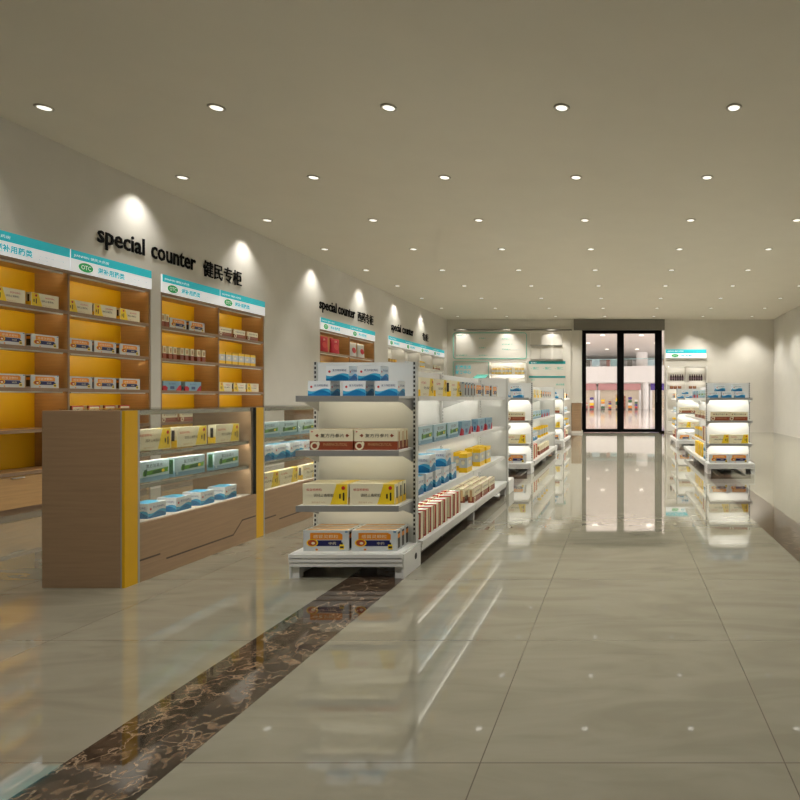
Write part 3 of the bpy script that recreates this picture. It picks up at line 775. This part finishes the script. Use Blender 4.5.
# right gondola, aisle side
G4 = 'on nearer right gondola'
siderow('green', [8.8, 9.15, 9.5], LEV[2], 'on top shelf, nearer right gondola', gx=RX, s=-1)
siderow('slate', [9.9, 10.3], LEV[2], 'on top shelf, nearer right gondola', gx=RX, s=-1)
siderow('brown', [8.85, 9.2, 9.6, 9.95], LEV[1], 'on second shelf, nearer right gondola', gx=RX, s=-1)
siderow('redframe', [8.8, 8.95, 9.15], LEV[0], G4, gx=RX, s=-1)
siderow('canister', [9.35, 9.55, 9.85, 10.1], LEV[0], G4, gx=RX, s=-1)
siderow('wavebig', [8.8, 9.0], BASE, 'on base, nearer right gondola', gx=RX, s=-1, along=False)
for i in range(2): put('wavebig', RX - .29 + .075, 8.87 + i*.2, BASE + .121, 0, f"white box with blue wave, {('nearer','farther')[i]} of two stacked on right gondola base", 'stacked blue wave boxes on the right gondola')
siderow('gold', [9.3, 9.62, 9.95], BASE, 'on base, nearer right gondola', gx=RX, s=-1)
stock_side(RX, 13.43, -1, 'of farther right gondola', 1)

# ------------------------------------------------------------------ back wall, left of the door
YP = YB - .04
def wx(px, Y=YP): return (px - 622)*Y/600
def wz(py, Y=YP): return CAM_H - (py - 399)*Y/600
def rframe(mb, x0, x1, z0, z1, w, r, y, m, n=5, dy=-.01):
    out, inn = [], []
    for (cx, cz, a0) in ((x1 - r, z1 - r, 0), (x0 + r, z1 - r, 90), (x0 + r, z0 + r, 180), (x1 - r, z0 + r, 270)):
        for i in range(n + 1):
            a = R(a0 + 90*i/n); out.append((cx + r*math.cos(a), cz + r*math.sin(a))); inn.append((cx + (r - w)*math.cos(a), cz + (r - w)*math.sin(a)))
    N = len(out)
    for i in range(N):
        j = (i + 1) % N
        mb.prism([(out[i][0], y, out[i][1]), (out[j][0], y, out[j][1]), (inn[j][0], y, inn[j][1]), (inn[i][0], y, inn[i][1])], (0, dy, 0), m)
UX, UZ = (1, 0, 0), (0, 0, 1)
def wtext(mb, body, px, py, wpx, hpx, m, y=YP):
    put_text(mb, body, (wx(px), y - .003, wz(py)), UX, UZ, m, wpx*YP/600, hpx*YP/600, offset=.02)
# rounded chart frame
X0, X1 = wx(453), wx(527)
t = empty('wall_chart', (wx(490), YP, wz(359)))
def rel(o, t): o.parent = t; o.matrix_parent_inverse = Matrix.Translation(-t.location); return o
mb = MB(); rframe(mb, X0, X1, wz(359), wz(332.5), .022, .09, YP, 'teal_paint'); rel(mb.build('frame'), t)
for (px, py, wd) in ((456, 336, 8), (479, 339, 7), (479, 348.5, 7), (479, 356, 9), (502, 339.5, 8), (502, 345, 11), (502, 350, 9), (456, 356, 12)):
    mb = MB(); wtext(mb, '健康服务', px, py, wd, 1.3, 'teal_paint'); rel(mb.build('lettering'), t)
    rel(MB().box(wx(px + wd + 1), wx(px + wd + 11), YP - .002, YP, wz(py - .3), wz(py - .5), 'sign_grey').build('rule_line'), t)
tag(t, 'large teal rounded-frame chart high on the back wall', 'sign')
# smaller frame with eight characters
t = empty('wall_chart', (wx(471), YP, wz(400)))
mb = MB(); rframe(mb, wx(453), wx(489), wz(400), wz(361.5), .018, .03, YP, 'teal_paint'); rel(mb.build('frame'), t)
for b_, y_ in (('健康生活', 369), ('服务中心', 374)):
    mb = MB(); wtext(mb, b_, 455.5, y_, 15.5, 3.6, 'teal'); rel(mb.build('lettering'), t)
tag(t, 'small framed sign with two lines of teal characters', 'sign')
# lit niche cabinet
NX0, NX1 = wx(490.5), wx(526.5); t = empty('wall_niche_cabinet', ((NX0 + NX1)/2, YP, 0)); cx = (NX0 + NX1)/2; hw = (NX1 - NX0)/2; D = .22
MB().box(-hw, hw, -.012, 0, 0, 2.21, 'white_laminate').build('back_panel', t)
for s in (-1, 1): MB().box(min(s*hw, s*(hw - .02)), max(s*hw, s*(hw - .02)), -D, -.012, 0, 2.21, 'white_laminate').build('side_panel', t)
for z in (.5, .95, 1.4, 1.83, 2.21):
    s = MB().box(-hw + .02, hw - .02, -D, -.012, z - .025, z, 'white_laminate').build('shelf', t)
    if z > 1: strip(s, -hw + .06, hw - .06, -D + .01, -D + .025, z - .04, z - .026, 'y+', 'led_bright')
tag(t, 'white lit niche cabinet holding yellow boxes on the back wall', 'cabinet')
i = 0
for g0 in (493, 503.5, 516):
    for j in range(3):
        x = wx(g0, YP - .15) + .06 + j*.095 if False else wx(g0) + .045 + j*.1
        kd = 'canister'
        o = put(kd, x, YP - .16, 1.83, R(90), f"yellow box with grey middle, {ORD[i]} from left in the lit wall niche", 'yellow vitamin boxes in the lit wall niche'); i += 1
# square display grid
t = empty('wall_grid_shelf', (wx(547), YP, wz(359.5)))
for row_ in range(2):
    for c in range(3):
        x0, x1 = wx(530.5 + 11*c), wx(540.5 + 11*c); z1, z0 = wz(332.5 + 14*row_), wz(345.5 + 14*row_)
        mb = MB(); mb.box(x0, x1, YP - .08, YP, z0, z0 + .014, 'grey_metal'); mb.box(x0, x0 + .012, YP - .02, YP, z0 + .02, z1, 'white_laminate'); mb.box(x1 - .012, x1, YP - .02, YP, z0 + .02, z1, 'white_laminate')
        mb.box(x0 + .012, x1 - .012, YP - .02, YP, z1 - .012, z1, 'white_laminate'); rel(mb.build('cell'), t)
tag(t, 'white grid of shallow square ledges beside the chart', 'shelf')
# price panel
t = empty('price_board', (wx(547), YP, wz(392)))
rel(MB().box(wx(529), wx(565.5), YP - .012, YP + .002, wz(392), wz(361), 'back_paint').build('board'), t)
mb = MB(); mb.box(wx(529), wx(565.5), YP - .02, YP - .012, wz(364), wz(361.2), 'teal_dark'); mb.box(wx(529), wx(565.5), YP - .02, YP - .012, wz(377.8), wz(376), 'teal_dark'); rel(mb.build('stripe'), t)
for a_ in [('- 医保', px, 369.5, 8.5, 2.6, 'teal_paint', YP - .012) for px in (531, 543, 555)] + [('健民医保', 531, 363.3, 6, 1.2, 'sign_white', YP - .02), ('服务', 531, 380.5, 4, 1.2, 'teal_paint', YP - .012), ('定点药店', 556, 385.5, 8.5, 2, 'teal_paint', YP - .012)]:
    mb = MB(); wtext(mb, *a_); rel(mb.build('lettering'), t)
tag(t, 'beige board with two teal stripes and small characters', 'sign')
# teal topped stand
t = empty('display_stand', (P(480.5, 17.4), 17.4, 0)); 
MB().lathe([(.16, 0), (.16, .012), (.03, .02)], 'white_metal', 24).build('base', t)
MB().lathe([(.014, .02), (.014, 1.64)], 'teal_paint', 12).build('pole', t)
MB().prism([(-.22, -.1, 1.63), (.14, -.1, 1.63), (.2, .1, 1.75), (-.12, .1, 1.75)], (0, 0, .015), 'teal_paint').build('sloped_top', t)
tag(t, 'slim stand with sloped teal top before the back wall', 'stand')
# low brown cabinet
t = empty('low_cabinet', (P(571, 18.5) + .02, 18.62, 0)); x0 = 0; x1 = .29
MB().box(0, .33, -.22, .13, 0, .07, 'back_paint').build('plinth', t)
MB().box(0, .3, -.2, .13, .07, .93, 'wood_counter').build('body', t)
for (a, b) in ((.09, .6), (.63, .92)): MB().box(.01, .29, -.212, -.2, a, b, 'wood_counter').build('drawer_front' if a > .5 else 'cabinet_door', t)
MB().box(-.01, .32, -.23, .13, .93, .955, 'back_paint').build('top', t)
tag(t, 'low brown wooden cabinet left of the entrance door', 'cabinet')
# ------------------------------------------------------------------ back wall, right of the door
t = empty('header_sign_board', (2.0, YB, 2.33)); x0, x1 = wx(665.8) - 2.0, wx(706.3) - 2.0
MB().box(x0, x1, -.06, 0, 0, .27, 'sign_white').build('board', t); MB().box(x0, x1, -.064, -.06, .15, .27, 'teal').build('stripe', t)
lg = MB(); cx_, cz_ = wx(675) - 2.0, .075
lg.prism([(cx_ + .11*math.cos(2*math.pi*i/20), -.064, cz_ + .048*math.sin(2*math.pi*i/20)) for i in range(20)], (0, .004, 0), 'sign_green')
put_text(lg, 'OTC', (cx_ - .06, -.0646, cz_ - .02), UX, UZ, 'sign_white', .12, .04); lg.build('logo', t)
for a_ in (('处方药', (wx(680.8) - 2, -.0615, .045), UX, UZ, 'teal', .36, .06), ('PRESCRIPTION', (wx(693) - 2, -.0615, .06), UX, UZ, 'sign_grey', .36, .025), ('JIANMIN 健民大药房', (wx(667.5) - 2, -.0645, .185), UX, UZ, 'sign_white', .5, .05)):
    tx = MB(); put_text(tx, *a_, offset=.03 if a_[0] == '处方药' else 0.0); tx.build('lettering', t)
tag(t, 'teal and white header sign right of the entrance door', 'sign')
t = empty('wall_cabinet', (2.0, YB, 0)); D = .3; xs = (wx(666) - 2, wx(686) - 2, wx(706.5) - 2)
MB().box(xs[0], xs[2], -.012, 0, 0, 2.06, 'white_laminate').build('back_panel', t)
for k, x in enumerate(xs):
    a = x if k == 0 else (x - .02 if k == 1 else x - .035)
    MB().box(a, a + .035, -D, -.012, 0, 2.06, 'white_laminate').build('side_panel', t)
for k in range(2):
    a, b = xs[k] + .036, xs[k+1] - (.021 if k == 0 else .036)
    for z in (.35, .75, 1.15, 1.36, 1.62, 2.06):
        if z == 1.15: continue
        s = MB().box(a, b, -D, -.012, z - .025, z, 'white_laminate').build('shelf', t)
        strip(s, a + .05, b - .05, -D + .01, -D + .025, z - .04, z - .026, 'y+', 'led_bright')
    dr = MB().box(a, b, -D, -D + .018, .06, .32, 'white_laminate').build('cupboard_door', t)
    MB().box((a+b)/2 - .05, (a+b)/2 + .05, -D - .015, -D, .27, .28, 'chrome').build('handle', dr)
MB().box(xs[0], xs[2], -D + .02, -.012, 0, .05, 'white_laminate').build('plinth', t)
tag(t, 'white lit double wall cabinet right of the entrance door', 'cabinet')
bp = None
def bottle(x, y, z, label, group):
    global bp
    if bp is None:
        t = empty('bottle', (0, 0, 0))
        MB().lathe([(.028, 0), (.031, .004), (.031, .12), (.026, .14), (.014, .155), (.014, .165)], 'p_darkglass', 14).build('body', t, smooth=True)
        MB().lathe([(.016, .165), (.017, .168), (.017, .188), (.015, .19)], 'p_dark', 14).build('cap', t)
        MB().lathe([(.0316, .03), (.0316, .1)], 'p_plum', 14).build('paper_label', t); bp = t
    else: t = copy_tree(bp)
    t.location = (x, y, z); tag(t, label, 'bottle', group)
for k, (p0, nm) in enumerate(((669.5, 'left'), (688.3, 'right'))):
    for i in range(6): bottle(wx(p0) + .035 + i*.071, YB - .2, 1.6205, f"small dark bottle, {ORD[i]} from left in {nm} bay of the lit cabinet", 'dark bottles in the lit back wall cabinet')
for i, px in enumerate((669.5, 673.2, 677.5, 688.3, 692.3)): 
    put('smalldark', wx(px) + .05, YB - .2, 1.36, 0, f"small dark brown box, {ORD[i]} from left on lower shelf beside the door", 'small boxes in the back wall cabinet')

# ------------------------------------------------------------------ the mall outside the door
MY = 60.0
struct(MB().box(-40, 40, YB + .2, 90, -.12, -.005, 'mall_floor').build('floor_mall'), 'glossy pinkish mall floor beyond the door', 'floor')
struct(MB().box(-40, 40, YB + .2, 90, 6.0, 6.2, 'mall_white').build('ceiling_mall'), 'white mall ceiling with small round lights', 'ceiling')
struct(MB().box(-40, 40, 78, 78.2, 0, 6, 'mall_white').build('wall_mall'), 'pale rear wall of the mall', 'wall')
def arc(n=40, x0=-16, x1=16):
    return [(x0 + (x1 - x0)*i/n, MY - 7 + 9*math.sin(math.pi*min(1, max(0, (x0 + (x1 - x0)*i/n + 16)/26)))**1.0*.8) for i in range(n + 1)]
A = arc(); mb = MB()
for (xa, ya), (xb, yb) in zip(A[:-1], A[1:]):
    mb.prism([(xa, ya, 2.7), (xb, yb, 2.7), (xb, yb, 4.3), (xa, ya, 4.3)], (0, .3, 0), 'mall_white')
struct(MB().box(-16, 16, 66, 78, 2.7, 3.0, 'mall_white').build('floor_upper'), 'upper mall floor slab behind the balcony', 'floor')
bal = tag(mb.build('balcony'), 'curved white balcony front across the mall', 'balcony')
mb = MB()
for (xa, ya), (xb, yb) in zip(A[:-1], A[1:]):
    mb.prism([(xa, ya + .1, 4.3), (xb, yb + .1, 4.3), (xb, yb + .1, 5.0), (xa, ya + .1, 5.0)], (0, .02, 0), 'door_glass')
    mb.prism([(xa, ya + .08, 5.0), (xb, yb + .08, 5.0), (xb, yb + .08, 5.05), (xa, ya + .08, 5.05)], (0, .06, 0), 'mall_teal')
mb.build('railing', bal)
# storefronts
for i_, (xa, wd_, cm_, nm_) in enumerate(((-5.8, 1.6, 'mall_teal', 'teal'), (-3.9, .5, 'header_grey', 'grey'), (-3.0, .9, 'p_paleblue', 'pale blue'), (-1.6, .4, 'p_brown', 'brown'), (-.7, 1.2, 'mall_teal', 'teal'), (.9, .6, 'header_grey', 'grey'), (3.4, 1.1, 'p_paleblue', 'pale blue'), (5.0, .5, 'p_kraft', 'tan'))):
    t = empty('display_screen', (xa, 69, 3.0)); MB().box(-wd_/2, wd_/2, -.05, .05, .1, 2.6, cm_).build('panel', t)
    for q in (-1, 1): MB().box(q*wd_*.4 - .04, q*wd_*.4 + .04, -.2, .2, 0, .1, 'p_dark').build('foot', t)
    tag(t, f"{nm_} standing panel upstairs, {ORD[i_]} from left behind the mall balcony", 'panel', 'standing panels on the upper mall level')
def storefront(x0, x1, y, cm, glow, label):
    t = empty('storefront', ((x0 + x1)/2, y, 0)); h = (x1 - x0)/2
    MB().box(-h, h, .9, 1.0, 0, 2.3, glow).build('interior_wall', t)
    MB().box(-h, h, -.3, 0, 1.95, 2.62, cm).build('fascia', t)
    for s in (-1, 0, 1): MB().box(s*h*.97 - .12, s*h*.97 + .12, -.1, .1, 0, 1.95, 'mall_white').build('pillar', t)
    MB().box(-h, h, -.02, .0, .1, 1.95, 'door_glass').build('shop_window', t)
    tag(t, label, 'shop', 'shops across the mall')
storefront(-6.4, -2.6, 61, 'mall_pink', 'mall_glow', 'pink fronted shop across the mall, left one')
storefront(-2.4, 1.9, 61, 'mall_pink', 'mall_glow', 'pink fronted shop across the mall, middle one')
storefront(2.9, 6.6, 61, 'mall_purple', 'mall_glow', 'purple fronted shop across the mall, right one')
storefront(-11, -6.6, 60, 'mall_white', 'mall_glow', 'white fronted shop across the mall, far left')
cl = ['p_red', 'p_orange', 'p_kraft', 'mall_white', 'p_crimson', 'p_dgreen', 'p_brown', 'mall_purple', 'p_gold']
cn = ['red', 'orange', 'tan', 'white', 'crimson', 'green', 'brown', 'purple', 'golden']
for i, x in enumerate((-5.6, -5.0, -4.3, -3.6, -3.0, -1.9, -1.2, -.5, .2, .8, 1.4, 3.6, 4.3)):
    rnd = random.Random(i*3 + 1); a_, b_ = rnd.randrange(9), rnd.randrange(9); w_ = rnd.uniform(.14, .24); h_ = rnd.uniform(.7, 1.5)
    t = empty('display_rack', (x, 59.6, -.005))
    MB().box(-w_, w_, -.2, .2, 0, .12, 'p_dark').box(-.03, .03, .15, .2, .12, h_, 'p_dark').build('frame', t)
    for q in range(4):
        z0 = .12 + (h_ - .12)*q/4; MB().box(-w_*.95, w_*.95, -.15, .14, z0 + .02, z0 + (h_ - .12)/4 - .03, cl[(a_ + q*b_) % 9]).build('display_tray', t)
    tag(t, f"narrow display rack of coloured goods, {ORD[i] if i < 12 else 'last'} from left outside mall shops", 'display', 'display racks outside the mall shops')
t = MB().lathe([(.6, 0), (.6, 6)], 'mall_white', 20).build('pillar', loc=(3.05 * .7, 64, 0)); struct(t, 'round column in the mall', 'column')
t = MB().lathe([(.3, 0), (.3, 2.7)], 'mall_white', 20).build('pillar', loc=(2.4, 60.8, 0)); struct(t, 'slim column between mall shops', 'column')
lp = None; i = 0
for r in range(6):
    for c in range(6):
        if lp is None: lp = MB().lathe([(.16, -.03), (.18, 0)], 'mall_lamp', 14).build('mall_downlight')
        o = lp if (r == 0 and c == 0) else lp.copy()
        if o is not lp: COL.objects.link(o)
        o.location = (-9 + 3*c + (r % 2)*1.5, 27 + r*6.5, 6.0)
        tag(o, f"small round mall ceiling light, {ORD[r]} row out, {ORD[c]} from the left", 'ceiling light', 'mall ceiling lights')
light('AREA', 'mall_fill_light', (0, 22, 5.7), 3000, color=(1, .97, .96), rot=(R(62), 0, 0), shape='RECTANGLE', size=24, size_y=1.5)  # added fill panel for the mall, aimed away from the shop, never in view
light('AREA', 'mall_fill_light', (0, 29, 5.75), 2600, color=(1, .97, .96), rot=(R(75), 0, 0), shape='RECTANGLE', size=24, size_y=1.0)  # second added fill panel, also unseen from the shop
for xx in (-13, 13):
    for yy in (33, 47, 60): light('POINT', 'mall_fill_light', (xx, yy, 2.0), 2000, color=(1, .97, .96), shadow_soft_size=.4)  # added point fills, out of view at both sides, lifting the mall ceiling

# ------------------------------------------------------------------ world, camera, view
wd = bpy.data.worlds.new('World'); sc.world = wd; wd.use_nodes = True
wd.node_tree.nodes['Background'].inputs[0].default_value = (.05, .05, .05, 1); wd.node_tree.nodes['Background'].inputs[1].default_value = 1
cam = bpy.data.cameras.new('Camera'); co = bpy.data.objects.new('Camera', cam); COL.objects.link(co)
co.location = (0, 0, CAM_H); co.rotation_euler = (R(90), 0, 0)
cam.sensor_width = 36; cam.lens = 27.0; cam.shift_x = -222/800; cam.shift_y = -1/800; cam.clip_end = 300; cam.clip_start = .05
sc.camera = co
sc.view_settings.view_transform = 'Standard'; sc.view_settings.look = 'None'; sc.view_settings.gamma = 1; sc.view_settings.use_curve_mapping = False
sc.view_settings.exposure = 0.1
sc.cycles.max_bounces = 8; sc.cycles.transparent_max_bounces = 16; sc.cycles.sample_clamp_indirect = 4.0
